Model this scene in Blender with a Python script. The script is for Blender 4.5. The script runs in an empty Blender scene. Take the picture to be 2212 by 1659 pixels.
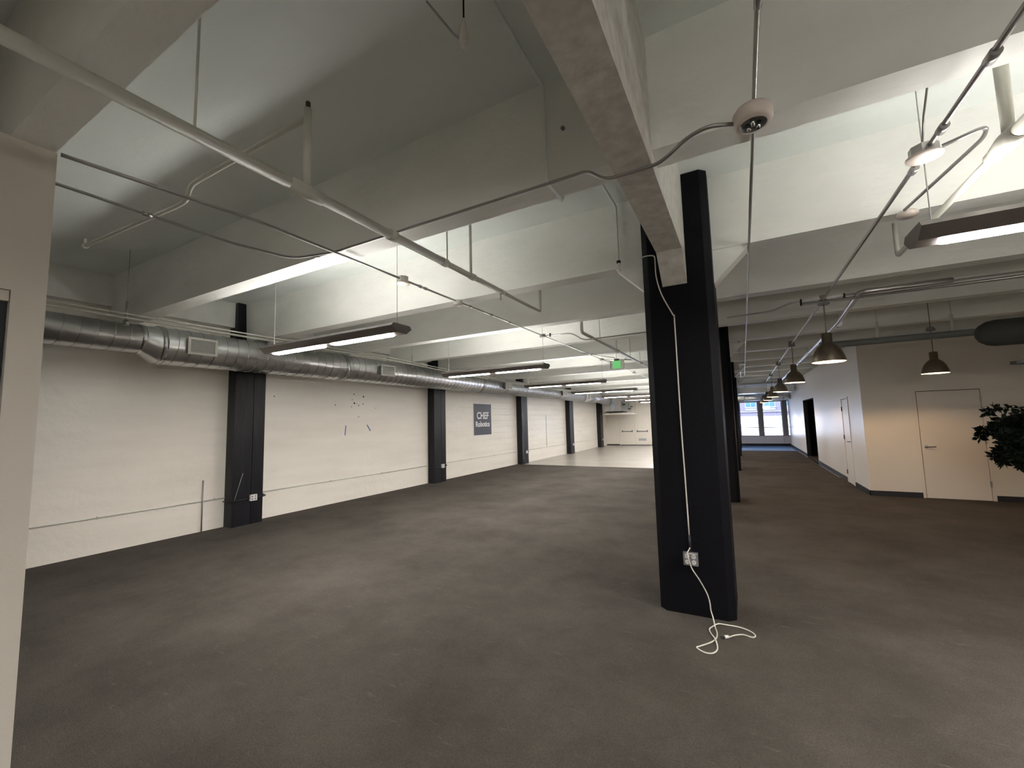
import bpy, math, random
from mathutils import Vector, Matrix, Euler
random.seed(7)
PI = math.pi
sc = bpy.context.scene
col = sc.collection

# ------------------------------------------------------------------ camera, world, exposure
cam_d = bpy.data.cameras.new('camera'); cam = bpy.data.objects.new('camera', cam_d); col.objects.link(cam)
F, YAW, PITCH, ROLL = 904.3, .50093, .09021, -.02499
cam_d.sensor_fit = 'HORIZONTAL'; cam_d.sensor_width = 36.0; cam_d.lens = F / 2212 * 36.0
cam_d.clip_start = .02; cam_d.clip_end = 300
fw = Vector((-math.sin(YAW) * math.cos(PITCH), math.cos(YAW) * math.cos(PITCH), math.sin(PITCH)))
rt = Vector((math.cos(YAW), math.sin(YAW), 0)); up = rt.cross(fw)
r2 = math.cos(ROLL) * rt + math.sin(ROLL) * up; u2 = -math.sin(ROLL) * rt + math.cos(ROLL) * up
cam.matrix_world = Matrix(((r2.x, u2.x, -fw.x, 0), (r2.y, u2.y, -fw.y, 0), (r2.z, u2.z, -fw.z, 1.6), (0, 0, 0, 1)))
sc.camera = cam

w = bpy.data.worlds.new('sky'); sc.world = w; w.use_nodes = True
nt = w.node_tree; nt.nodes.clear()
wo = nt.nodes.new('ShaderNodeOutputWorld'); bg = nt.nodes.new('ShaderNodeBackground')
sky = nt.nodes.new('ShaderNodeTexSky'); sky.sky_type = 'NISHITA'; sky.sun_disc = False
sky.sun_elevation = math.radians(48); sky.sun_rotation = math.radians(200)
nt.links.new(sky.outputs[0], bg.inputs[0]); nt.links.new(bg.outputs[0], wo.inputs[0])
bg.inputs[1].default_value = 1.5
sun_d = bpy.data.lights.new('sun', 'SUN'); sun = bpy.data.objects.new('sun', sun_d); col.objects.link(sun)
sun_d.energy = 6.0; sun_d.color = (1, .95, .88); sun_d.angle = .01
sun.rotation_euler = Euler((math.radians(42), 0, math.radians(-20)))
por_d = bpy.data.lights.new('window_portal', 'AREA'); por = bpy.data.objects.new('window_portal', por_d); col.objects.link(por)
por_d.shape = 'RECTANGLE'; por_d.size = 7.0; por_d.size_y = 2.1; por_d.cycles.is_portal = True
por.location = (-1.02, 26.25, 1.45); por.rotation_euler = Euler((math.radians(-90), 0, 0))
vs = sc.view_settings
sc.display_settings.display_device = 'sRGB'
vs.view_transform = 'Standard'; vs.look = 'None'; vs.gamma = 1; vs.use_curve_mapping = False; vs.exposure = 1.35
sc.cycles.use_denoising = True; sc.cycles.use_adaptive_sampling = True; sc.cycles.adaptive_threshold = .03
sc.cycles.max_bounces = 10; sc.cycles.diffuse_bounces = 6; sc.cycles.glossy_bounces = 3
sc.cycles.transparent_max_bounces = 6; sc.cycles.sample_clamp_indirect = 6
TUBE = 27.0        # radiance of fluorescent lenses
PEND = 750.0        # radiance of pendant bulbs

# ------------------------------------------------------------------ materials
def nodes(m):
    m.use_nodes = True
    n = m.node_tree.nodes; b = n.get('Principled BSDF')
    return m.node_tree, n, b
def mat(name, c, rough=.6, metal=0.0, bump=0.0, bscale=30.0, var=0.0, vscale=3.0, emit=None, es=1.0, stretch=(1, 1, 1), spec=.5, alpha=None, trans=0.0):
    m = bpy.data.materials.new(name); t, n, b = nodes(m)
    b.inputs['Base Color'].default_value = (*c, 1); b.inputs['Roughness'].default_value = rough
    b.inputs['Metallic'].default_value = metal; b.inputs['Specular IOR Level'].default_value = spec
    if trans: b.inputs['Transmission Weight'].default_value = trans
    if emit: b.inputs['Emission Color'].default_value = (*emit, 1); b.inputs['Emission Strength'].default_value = es
    if bump or var:
        tc = n.new('ShaderNodeTexCoord'); mp = n.new('ShaderNodeMapping'); mp.inputs['Scale'].default_value = stretch
        t.links.new(tc.outputs['Object'], mp.inputs['Vector'])
    if bump:
        nz = n.new('ShaderNodeTexNoise'); nz.inputs['Scale'].default_value = bscale; nz.inputs['Detail'].default_value = 5
        bp = n.new('ShaderNodeBump'); bp.inputs['Strength'].default_value = bump; bp.inputs['Distance'].default_value = .02
        t.links.new(mp.outputs[0], nz.inputs['Vector']); t.links.new(nz.outputs['Fac'], bp.inputs['Height']); t.links.new(bp.outputs[0], b.inputs['Normal'])
    if var:
        n2 = n.new('ShaderNodeTexNoise'); n2.inputs['Scale'].default_value = vscale; n2.inputs['Detail'].default_value = 6
        cr = n.new('ShaderNodeValToRGB'); cr.color_ramp.elements[0].position = .3; cr.color_ramp.elements[1].position = .7
        cr.color_ramp.elements[0].color = (*[x * (1 - var) for x in c], 1); cr.color_ramp.elements[1].color = (*[min(1, x * (1 + var)) for x in c], 1)
        t.links.new(mp.outputs[0], n2.inputs['Vector']); t.links.new(n2.outputs['Fac'], cr.inputs[0]); t.links.new(cr.outputs[0], b.inputs['Base Color'])
    return m
M = {}
M['ceil'] = mat('painted_concrete_ceiling', (.80, .85, .83), .55, bump=.25, bscale=9, var=.04, vscale=2.2, stretch=(.4, 1, 1))
M['joist'] = mat('painted_concrete_joist', (.84, .845, .81), .5, bump=.35, bscale=14, var=.05, vscale=3, stretch=(.5, 1, 1))
M['girder'] = mat('painted_concrete_girder', (.58, .56, .52), .5, bump=.35, bscale=22, var=.16, vscale=14)
M['white'] = mat('white_drywall', (.76, .71, .64), .5, bump=.05, bscale=60)
M['gloss_white'] = mat('semigloss_white_drywall', (.76, .74, .72), .33, bump=.06, bscale=7, stretch=(1, 6, .6))
M['door'] = mat('painted_door', (.76, .70, .63), .45)
M['black'] = mat('black_column_paint', (.006, .006, .008), .5, bump=.1, bscale=25, spec=.1)
M['black2'] = mat('black_wood_stain', (.009, .009, .012), .42, bump=.3, bscale=18, stretch=(1, 1, .15), var=.4, vscale=8, spec=.3)
M['base'] = mat('black_vinyl_base', (.012, .012, .016), .5)
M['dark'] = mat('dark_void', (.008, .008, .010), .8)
M['metal'] = mat('galvanised_steel', (.62, .62, .62), .31, 1.0, bump=.02, bscale=3, var=.10, vscale=4)
M['metal_seam'] = mat('galvanised_seam', (.60, .60, .60), .25, 1.0)
M['conduit'] = mat('steel_conduit', (.42, .41, .40), .35, .9)
M['white_pipe'] = mat('white_painted_pipe', (.60, .595, .53), .4, bump=.1, bscale=40)
M['white_plastic'] = mat('white_plastic', (.74, .71, .66), .4)
M['old_plastic'] = mat('yellowed_white_plastic', (.66, .58, .52), .35)
M['fixture'] = mat('taupe_fixture_body', (.20, .178, .17), .4, .3)
M['nickel'] = mat('brushed_nickel', (.30, .26, .21), .32, 1.0)
M['shade_in'] = mat('white_shade_inside', (.85, .80, .72), .5)
M['cord'] = mat('white_cord', (.62, .60, .54), .5)
M['steelplate'] = mat('grey_outlet_plate', (.24, .24, .26), .4, .3)
M['recept'] = mat('white_receptacle', (.72, .70, .68), .4)
M['poster'] = mat('dark_poster', (.045, .045, .062), .45, bump=.2, bscale=8)
M['poster_txt'] = mat('poster_white_print', (.80, .78, .80), .5)
M['tape'] = mat('blue_tape', (.03, .09, .42), .6)
M['spot'] = mat('wall_hole', (.03, .03, .025), .9)
M['green'] = mat('green_sign', (.10, .42, .12), .4, emit=(.07, .30, .09), es=.5)
M['clear'] = mat('clear_acrylic', (.75, .74, .68), .15, trans=.85)
M['glassbulb'] = mat('chrome_lamp_parts', (.7, .7, .7), .12, 1.0)
M['leaf'] = mat('dark_leaf', (.007, .013, .007), .7, spec=.15, var=.4, vscale=12)
M['bark'] = mat('bark', (.03, .022, .015), .8)
M['pot'] = mat('pot', (.05, .045, .04), .6)
M['aluminium'] = mat('aluminium_strip', (.7, .7, .72), .2, 1.0)
M['sill'] = mat('grey_sill_panel', (.40, .40, .42), .5)
M['post'] = mat('window_post', (.13, .12, .12), .5, bump=.2, bscale=12)
M['lilac'] = mat('stucco_facade', (.036, .031, .050), .8)
M['bwhite'] = mat('white_trim', (.07, .078, .085), .6)
M['bglass'] = mat('facade_glass', (.015, .045, .06), .15)
M['pave'] = mat('pavement', (.40, .40, .43), .8)
M['brass'] = mat('bare_pipe_end', (.06, .03, .015), .6)
M['fan'] = mat('dark_fan', (.012, .012, .012), .5)
M['duct2'] = mat('painted_duct', (.20, .21, .20), .5)
M['lens'] = mat('fluorescent_lens', (.9, .9, .9), .4, emit=(1, .95, .90), es=TUBE * 3.0)
M['upl'] = mat('fluorescent_uplight', (.9, .9, .9), .4, emit=(1, .96, .90), es=TUBE * .60)
M['bulb'] = mat('warm_bulb', (.9, .9, .9), .4, emit=(1, .66, .38), es=PEND)

def glass_mat():
    m = bpy.data.materials.new('window_glass'); t, n, b = nodes(m); n.remove(b)
    o = n['Material Output']; tr = n.new('ShaderNodeBsdfTransparent'); gl = n.new('ShaderNodeBsdfGlossy'); gl.inputs['Roughness'].default_value = .02
    fr = n.new('ShaderNodeFresnel'); mx = n.new('ShaderNodeMixShader'); tr.inputs[0].default_value = (.93, .95, .96, 1)
    t.links.new(fr.outputs[0], mx.inputs[0]); t.links.new(tr.outputs[0], mx.inputs[1]); t.links.new(gl.outputs[0], mx.inputs[2]); t.links.new(mx.outputs[0], o.inputs[0])
    return m
M['glass'] = glass_mat()

def carpet_mat():
    m = bpy.data.materials.new('brown_carpet'); t, n, b = nodes(m); L = t.links.new
    b.inputs['Roughness'].default_value = .95; b.inputs['Specular IOR Level'].default_value = .1
    tc = n.new('ShaderNodeTexCoord')
    a = n.new('ShaderNodeTexNoise'); a.inputs['Scale'].default_value = 1.1; a.inputs['Detail'].default_value = 8; a.inputs['Roughness'].default_value = .65
    mp = n.new('ShaderNodeMapping'); mp.inputs['Rotation'].default_value = (0, 0, .9); mp.inputs['Scale'].default_value = (3, 14, 1)
    s = n.new('ShaderNodeTexNoise'); s.inputs['Scale'].default_value = 1.6; s.inputs['Detail'].default_value = 6; s.inputs['Roughness'].default_value = .7
    f = n.new('ShaderNodeTexNoise'); f.inputs['Scale'].default_value = 160; f.inputs['Detail'].default_value = 2
    L(tc.outputs['Object'], a.inputs['Vector']); L(tc.outputs['Object'], mp.inputs['Vector']); L(mp.outputs[0], s.inputs['Vector']); L(tc.outputs['Object'], f.inputs['Vector'])
    c1 = n.new('ShaderNodeValToRGB'); e = c1.color_ramp.elements
    e[0].position = .32; e[0].color = (.048, .042, .036, 1); e[1].position = .68; e[1].color = (.082, .073, .063, 1)
    c2 = n.new('ShaderNodeValToRGB'); e = c2.color_ramp.elements
    e[0].position = .60; e[0].color = (0, 0, 0, 1); e[1].position = .82; e[1].color = (.5, .5, .5, 1)
    c3 = n.new('ShaderNodeValToRGB'); e = c3.color_ramp.elements
    e[0].position = .3; e[0].color = (.72, .72, .72, 1); e[1].position = .7; e[1].color = (1.25, 1.25, 1.25, 1)
    L(a.outputs['Fac'], c1.inputs[0]); L(s.outputs['Fac'], c2.inputs[0]); L(f.outputs['Fac'], c3.inputs[0])
    m1 = n.new('ShaderNodeMixRGB'); m1.inputs[2].default_value = (.17, .155, .14, 1); L(c2.outputs[0], m1.inputs[0]); L(c1.outputs[0], m1.inputs[1])
    m2 = n.new('ShaderNodeMixRGB'); m2.blend_type = 'MULTIPLY'; m2.inputs[0].default_value = .8; L(m1.outputs[0], m2.inputs[1]); L(c3.outputs[0], m2.inputs[2])
    L(m2.outputs[0], b.inputs['Base Color'])
    bp = n.new('ShaderNodeBump'); bp.inputs['Strength'].default_value = .5; bp.inputs['Distance'].default_value = .01; L(f.outputs['Fac'], bp.inputs['Height']); L(bp.outputs[0], b.inputs['Normal'])
    return m
M['carpet'] = carpet_mat()
M['polished'] = mat('polished_concrete', (.31, .29, .26), .28, bump=.04, bscale=12, var=.14, vscale=1.1)

def board_wall():
    m = bpy.data.materials.new('white_board_formed_concrete'); t, n, b = nodes(m); L = t.links.new
    b.inputs['Roughness'].default_value = .36
    tc = n.new('ShaderNodeTexCoord'); sx = n.new('ShaderNodeSeparateXYZ'); cb = n.new('ShaderNodeCombineXYZ')
    L(tc.outputs['Object'], sx.inputs[0]); L(sx.outputs['Y'], cb.inputs['X']); L(sx.outputs['Z'], cb.inputs['Y'])
    nz0 = n.new('ShaderNodeTexNoise'); nz0.inputs['Scale'].default_value = 2.5; L(cb.outputs[0], nz0.inputs['Vector'])
    ad = n.new('ShaderNodeMixRGB'); ad.blend_type = 'ADD'; ad.inputs[0].default_value = .05; L(cb.outputs[0], ad.inputs[1]); L(nz0.outputs['Color'], ad.inputs[2])
    br = n.new('ShaderNodeTexBrick'); br.inputs['Scale'].default_value = 1; br.inputs['Brick Width'].default_value = 1.35; br.inputs['Row Height'].default_value = .21
    br.inputs['Mortar Size'].default_value = .006; br.inputs['Mortar Smooth'].default_value = .6; L(ad.outputs[0], br.inputs['Vector'])
    nz = n.new('ShaderNodeTexNoise'); nz.inputs['Scale'].default_value = 5; nz.inputs['Detail'].default_value = 5; L(cb.outputs[0], nz.inputs['Vector'])
    bp1 = n.new('ShaderNodeBump'); bp1.invert = True; mr = n.new('ShaderNodeMapRange'); mr.inputs[1].default_value = 8.5; mr.inputs[2].default_value = 12; mr.inputs[3].default_value = .07; mr.inputs[4].default_value = .7; L(sx.outputs['Y'], mr.inputs[0]); L(mr.outputs[0], bp1.inputs['Strength']); bp1.inputs['Distance'].default_value = .01; L(br.outputs['Fac'], bp1.inputs['Height'])
    bp2 = n.new('ShaderNodeBump'); bp2.inputs['Strength'].default_value = .35; bp2.inputs['Distance'].default_value = .03; L(nz.outputs['Fac'], bp2.inputs['Height']); L(bp1.outputs[0], bp2.inputs['Normal'])
    L(bp2.outputs[0], b.inputs['Normal'])
    v = n.new('ShaderNodeTexNoise'); v.inputs['Scale'].default_value = 1.4; v.inputs['Detail'].default_value = 7
    mpv = n.new('ShaderNodeMapping'); mpv.inputs['Scale'].default_value = (.5, 3, 1); L(cb.outputs[0], mpv.inputs['Vector']); L(mpv.outputs[0], v.inputs['Vector'])
    cr = n.new('ShaderNodeValToRGB'); e = cr.color_ramp.elements; e[0].position = .25; e[0].color = (.80, .755, .68, 1); e[1].position = .7; e[1].color = (.88, .835, .76, 1)
    L(v.outputs['Fac'], cr.inputs[0]); L(cr.outputs[0], b.inputs['Base Color'])
    return m
M['board'] = board_wall()

# ------------------------------------------------------------------ mesh helpers
class MB:
    def __init__(s): s.v = []; s.f = []; s.sm = []
    def add(s, vs, fs, smooth=False):
        o = len(s.v); s.v += [tuple(x) for x in vs]; s.f += [tuple(o + i for i in f) for f in fs]; s.sm += [smooth] * len(fs); return s
    def box(s, x0, x1, y0, y1, z0, z1):
        v = [(x0, y0, z0), (x1, y0, z0), (x1, y1, z0), (x0, y1, z0), (x0, y0, z1), (x1, y0, z1), (x1, y1, z1), (x0, y1, z1)]
        return s.add(v, [(0, 3, 2, 1), (4, 5, 6, 7), (0, 1, 5, 4), (1, 2, 6, 5), (2, 3, 7, 6), (3, 0, 4, 7)])
    def prism(s, prof, axis, a, b):
        # prof: 2D points; axis 'x': (y,z); 'y': (x,z); 'z': (x,y)
        def P(p, t): return {'x': (t, p[0], p[1]), 'y': (p[0], t, p[1]), 'z': (p[0], p[1], t)}[axis]
        n = len(prof); v = [P(p, a) for p in prof] + [P(p, b) for p in prof]
        f = [tuple(range(n)), tuple(range(2 * n - 1, n - 1, -1))] + [(i, n + i, n + (i + 1) % n, (i + 1) % n) for i in range(n)]
        return s.add(v, f)
    def tube(s, pts, r, seg=10, caps=True):
        pts = [Vector(p) for p in pts]; n = len(pts); rs = r if isinstance(r, (list, tuple)) else [r] * n
        tans = []
        for i in range(n):
            if i == 0: t = pts[1] - pts[0]
            elif i == n - 1: t = pts[-1] - pts[-2]
            else: t = (pts[i + 1] - pts[i]).normalized() + (pts[i] - pts[i - 1]).normalized()
            tans.append(t.normalized() if t.length > 1e-9 else Vector((0, 0, 1)))
        ref = Vector((0, 0, 1)) if abs(tans[0].z) < .9 else Vector((1, 0, 0))
        nrm = tans[0].cross(ref).normalized(); v = []; f = []
        for i in range(n):
            nrm = (nrm - tans[i] * nrm.dot(tans[i])).normalized(); bi = tans[i].cross(nrm)
            for k in range(seg):
                a = 2 * PI * k / seg; v.append(pts[i] + (nrm * math.cos(a) + bi * math.sin(a)) * rs[i])
        for i in range(n - 1):
            for k in range(seg):
                k2 = (k + 1) % seg; f.append((i * seg + k, i * seg + k2, (i + 1) * seg + k2, (i + 1) * seg + k))
        s.add(v, f, True)
        if caps:
            o = len(s.v) - len(v)
            s.f.append(tuple(o + k for k in range(seg - 1, -1, -1))); s.sm.append(False)
            s.f.append(tuple(o + (n - 1) * seg + k for k in range(seg))); s.sm.append(False)
        return s
    def lathe(s, prof, c=(0, 0, 0), seg=32, smooth=True):
        v = []; f = []; n = len(prof)
        for r, z in prof:
            for k in range(seg):
                a = 2 * PI * k / seg; v.append((c[0] + r * math.cos(a), c[1] + r * math.sin(a), c[2] + z))
        for i in range(n - 1):
            for k in range(seg):
                k2 = (k + 1) % seg; f.append((i * seg + k, i * seg + k2, (i + 1) * seg + k2, (i + 1) * seg + k))
        s.add(v, f, smooth)
        o = len(s.v) - len(v)
        if prof[0][0] > 1e-4: pass
        return s
    def build(s, name, m, parent=None, loc=None):
        me = bpy.data.meshes.new(name); me.from_pydata(s.v, [], s.f); me.update()
        me.polygons.foreach_set('use_smooth', s.sm)
        me.materials.append(M[m] if isinstance(m, str) else m)
        o = bpy.data.objects.new(name, me); col.objects.link(o)
        if parent: o.parent = parent
        if loc: o.location = loc
        return o
def fillet(pts, r=.05, n=5):
    pts = [Vector(p) for p in pts]; out = [pts[0]]
    for i in range(1, len(pts) - 1):
        a, b, c = pts[i - 1], pts[i], pts[i + 1]; d1 = (a - b); d2 = (c - b)
        rr = min(r, d1.length * .45, d2.length * .45); p0 = b + d1.normalized() * rr; p2 = b + d2.normalized() * rr
        for k in range(n + 1):
            t = k / n; out.append(p0 * (1 - t) ** 2 + b * 2 * t * (1 - t) + p2 * t * t)
    out.append(pts[-1]); return out
def smooth_path(pts, n=6):
    P = [Vector(p) for p in pts]; out = []
    for i in range(len(P) - 1):
        p0 = P[max(i - 1, 0)]; p1 = P[i]; p2 = P[i + 1]; p3 = P[min(i + 2, len(P) - 1)]
        for k in range(n):
            t = k / n; out.append(.5 * ((2 * p1) + (p2 - p0) * t + (2 * p0 - 5 * p1 + 4 * p2 - p3) * t * t + (3 * p1 - 3 * p2 + p3 - p0) * t ** 3))
    out.append(P[-1]); return out
def tag(o, label=None, cat=None, group=None, kind=None):
    if label: o['label'] = label
    if cat: o['category'] = cat
    if group: o['group'] = group
    if kind: o['kind'] = kind
    return o
def thing(name, label, cat, loc=(0, 0, 0), group=None):
    o = bpy.data.objects.new(name, None); col.objects.link(o); o.location = loc; o.empty_display_size = .1
    return tag(o, label, cat, group)
def kids(o): return [c for c in bpy.data.objects if c.parent == o]
def dup(root, loc, label, group=None):
    def cp(o, parent):
        c = o.copy(); col.objects.link(c); c.parent = parent
        for ch in kids(o): cp(ch, c)
        return c
    r = cp(root, None); r.location = loc; r['label'] = label
    if group: r['group'] = group
    return r
def bevel(o, wd=.01, seg=1):
    b = o.modifiers.new('bevel', 'BEVEL'); b.width = wd; b.segments = seg; b.limit_method = 'ANGLE'; return o

# ------------------------------------------------------------------ constants of the building
XL, XR, YF, YB = -7.56, 5.6, 26.0, -9.0          # left wall, hidden right wall, far wall, back wall
ZJ, ZS = 3.07, 3.72                              # joist underside, slab underside
GX0, GX1, GZ = -.545, -.345, 2.97                # girder
COLY = [4.08, 9.22, 14.36, 19.5, 24.64]

# ------------------------------------------------------------------ structure
fl = MB().box(XL - .2, XR + .2, YB - .2, YF + .25, -.3, 0).build('floor', 'polished'); tag(fl, kind='structure', label='polished tan concrete floor beyond the carpet')
cp = MB().prism([(XL, YB), (XR, YB), (XR, 22.45), (-.3, 22.45), (-.3, 14.08), (XL, 14.08)], 'z', .0005, .008).build('carpet', 'carpet', fl)
cp['label'] = 'worn dark brown carpet with pale scuffs'
ce = MB().box(XL - .2, XR + .2, YB - .2, YF + .25, ZS, ZS + .3).build('ceiling', 'ceil'); tag(ce, kind='structure')
k = -6
def haunch(mb, x, y0, y1, sgn, dz=.30, dx=.30, z=ZJ):
    mb.prism([(x, z + .02), (x + sgn * dx, z + .02), (x + sgn * dx, z), (x, z - dz)], 'y', y0, y1)
while 2.3 + 1.7 * k < YF - .3:
    y0 = 2.3 + (1.713 * k if k >= 0 else 1.77 * k)
    if y0 < YF - .25:
        mb = MB()
        for a, b in ((XL, GX0), (GX1, XR)):
            mb.prism([(y0, ZJ), (y0 + (.19 if k >= 0 else .155), ZJ), (y0 + (.215 if k >= 0 else .18), ZS), (y0 - .025, ZS)], 'x', a, b)
        near = min(abs(y0 + .1 - c) for c in COLY) < .2
        if near:
            haunch(mb, -.15, y0 + .01, y0 + .18, 1); haunch(mb, -.71, y0 + .01, y0 + .18, -1)
        haunch(mb, XL, y0 + .01, y0 + .18, 1, .14, .45)
        j = mb.build('joist', 'joist', ce)
    k += 1
mb = MB().box(GX0, GX1, YB, YF, GZ, ZS)
mb2 = mb
for cy in COLY:
    for s in (-1, 1):
        yc = cy + s * .285
        mb.prism([(yc, GZ + .02), (yc + s * .25, GZ + .02), (yc + s * .25, GZ), (yc, GZ - .23)], 'x', GX0, GX1)
g = mb.build('girder', 'girder', ce); g['label'] = 'rough painted concrete girder running over the black columns'
mb = MB().box(XL, XL + .14, YB, YF, 3.3, ZS).build('girder', 'joist', ce)

wl = MB().box(XL - .2, XL, YB, YF + .2, 0, ZS + .02).build('wall_left', 'board'); tag(wl, kind='structure')
# tapes, holes, scars on left wall are things / parts
def wallpatch(mb, pts, x=XL + .004):
    pass
wf = MB().box(XL, -4.5, YF, YF + .2, 0, ZS + .02).box(-4.5, -.32, YF, YF + .2, 2.36, ZS + .02).box(-.32, 3.9, YF, YF + .2, 2.36, ZS + .02).box(2.45, 3.9, YF, YF + .2, 0, 2.36).box(3.9, XR, YF, YF + .2, 0, ZS + .02).build('wall_far', 'white'); tag(wf, kind='structure')
wb = MB().box(XL, XR, YB - .2, YB, 0, ZS + .02).build('wall_back', 'white'); tag(wb, kind='structure')
wr = MB().box(XR, XR + .2, YB, YF + .2, 0, ZS + .02).build('wall_right', 'white'); tag(wr, kind='structure')
# corridor wall with an open dark doorway and a narrow door, plus the facing wall with the white door
cw = MB()
for y0, y1, z0 in ((10.6, 11.80, 0), (11.80, 12.53, 1.98), (12.53, 16.92, 0), (16.92, 19.72, 2.15), (19.72, YF, 0)):
    cw.box(2.07, 2.19, y0, y1, z0, 3.06)
cw.box(2.19, 2.83, 10.6, 10.72, 0, 3.06).box(2.83, 3.79, 10.6, 10.72, 2.02, 3.06).box(3.79, XR, 10.6, 10.72, 0, 3.06)
cwo = cw.build('wall_corridor', 'gloss_white'); tag(cwo, kind='structure')
dr = MB().box(2.19, 2.24, 10.6, 10.7, 0, 3.06)
face = MB().box(2.085, 2.83, 10.592, 10.6, 0, 3.06).box(2.83, 3.79, 10.592, 10.6, 2.02, 3.06).box(3.79, XR, 10.592, 10.6, 0, 3.06).build('wall_right_panel', 'white', cwo)
face.name = 'plaster_face'
bk = MB().box(2.071, 2.2, 19.69, 19.722, .0, 2.15).box(2.071, 2.2, 16.918, 16.94, 0, 2.15).box(2.071, 2.2, 16.94, 19.69, 2.13, 2.152).box(2.85, 2.9, 16.0, 20.6, 0, 3.0).box(2.19, 2.85, 16.0, 16.05, 0, 3).box(2.19, 2.85, 20.55, 20.6, 0, 3).build('wall_alcove', 'dark'); tag(bk, kind='structure')  # opening's shade is put into the colour: near-black reveals and alcove walls
# base boards
bb = MB().box(2.058, 2.83, 10.575, 10.592, 0.0, .105).box(3.79, XR, 10.575, 10.592, 0.0, .105).build('baseboard_right', 'base'); tag(bb, kind='structure')
bb = MB().box(2.058, 2.07, 10.575, 11.76, 0.0, .105).box(2.058, 2.07, 12.57, 16.92, 0, .105).box(2.058, 2.07, 19.72, YF, 0, .105).build('baseboard_corridor', 'base'); tag(bb, kind='structure')
bf = MB().prism([(-.3, 22.45), (2.07, 22.45), (2.07, YF), (-.3, YF)], 'z', .0005, .006).build('sky_tinted_floor', mat('sky_reflection_blue', (.22, .46, .95), .12), fl); bf['label'] = 'glossy blue floor strip under the far windows, sky reflection in its colour'  # sky's blue reflection from the windows is put into this strip's base colour
tr = MB().box(1.99, 2.035, 13.2, 22.4, .008, .02).build('trim_1', 'aluminium'); tag(tr, kind='structure', label='shiny metal strip along the corridor wall base')
bb = MB().box(XL, -4.5, YF - .02, YF, 0, .07).build('baseboard_far', 'base'); tag(bb, kind='structure')

# near partition on the left with a dark door
pt = MB().box(-3.22, -3.08, .574, .693, 0, ZJ).box(-3.22, -3.08, -.40, .574, 2.30, ZJ).box(-3.22, -3.08, YB, -.40, 0, ZJ).build('wall_partition', 'white'); tag(pt, kind='structure')
d5 = thing('door_1', None, None, (-3.15, .074, 0)); tag(d5, kind='structure', label='dark doorway in the near partition at the left edge')
MB().box(-.06, .062, -.47, .497, 2.246, 2.297).build('door_frame', 'door', d5)
MB().box(-.03, .03, -.47, .497, 0.01, 2.246).build('door_leaf', mat('dark_blue_door', (.015, .02, .03), .4), d5)

# white door facing the camera
d = thing('door_2', None, None, (2.83, 10.6, 0)); tag(d, kind='structure', label='plain white door lit by the pendant lamp')
MB().box(.0, .045, -.012, .06, 0, 2.02).box(.915, .96, -.012, .06, 0, 2.02).box(.045, .915, -.012, .06, 1.985, 2.02).build('door_frame', 'door', d)
MB().box(.055, .905, .0, .045, .012, 1.975).build('door_leaf', 'door', d)
MB().box(.0, .96, .06, .1, 0, 2.02).build('door_backing', 'dark', d)
h = MB().tube([(.12, -.005, .95), (.12, -.05, .95)], .012, 8).tube([(.105, -.05, .95), (.24, -.05, .95)], .011, 8); h.lathe([(.0, -.006), (.028, -.006), (.028, .006), (0, .006)], (0, 0, 0), 16)
v0 = len(h.v) - 4 * 16
for i in range(v0, len(h.v)): x, y, z = h.v[i]; h.v[i] = (.12 + x, -.006 + z, .95 + y)
h.build('door_handle', 'conduit', d)
for z in (.25, 1.0, 1.75): MB().box(.898, .922, -.02, 0, z, z + .1).build('hinge', 'conduit', d)
# corridor door, ajar by a hair
d = thing('door_3', None, None, (2.07, 11.80, 0)); tag(d, kind='structure', label='narrow white door in the glossy corridor wall')
MB().box(-.012, .06, 0, .04, 0, 1.98).box(-.012, .06, .69, .73, 0, 1.98).box(-.012, .06, .04, .69, 1.94, 1.98).build('door_frame', 'gloss_white', d)
MB().box(-.004, .04, .05, .68, .012, 1.93).build('door_leaf', 'gloss_white', d)
MB().box(.06, .1, .0, .73, 0, 1.98).build('door_backing', 'dark', d)
MB().tube([(0, .08, .97), (-.05, .08, .97), (-.05, .19, .97)], .011, 8).build('door_handle', 'conduit', d)
for z in (.2, 1.0, 1.66): MB().box(-.02, -.004, .67, .70, z, z + .1).build('hinge', 'brass', d)
# far double door on the white wall
d = thing('door_4', None, None, (-6.75, YF, 0)); tag(d, kind='structure', label='pale double door with push bars on the far wall')
MB().box(0, .04, -.03, 0, 0, 1.83).box(1.84, 1.88, -.03, 0, 0, 1.83).box(0, 2.5, -.03, 0, 1.80, 1.84).build('door_frame', 'door', d)
for i in (0, 1):
    x = .05 + .895 * i
    lf = MB().box(x, x + .88, -.022, 0, .04, 1.79).build('door_leaf', 'white', d)
    MB().tube([(x + .12, -.07, .85), (x + .76, -.07, .85)], .022, 8).box(x + .12, x + .17, -.07, -.02, .80, .92).box(x + .71, x + .76, -.07, -.02, .80, .92).build('push_bar', 'duct2', lf)
MB().box(1.15, 1.6, -.03, -.02, .28, .42).build('vent_grille', mat('vent_grey', (.4, .4, .4), .5), d)

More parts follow.
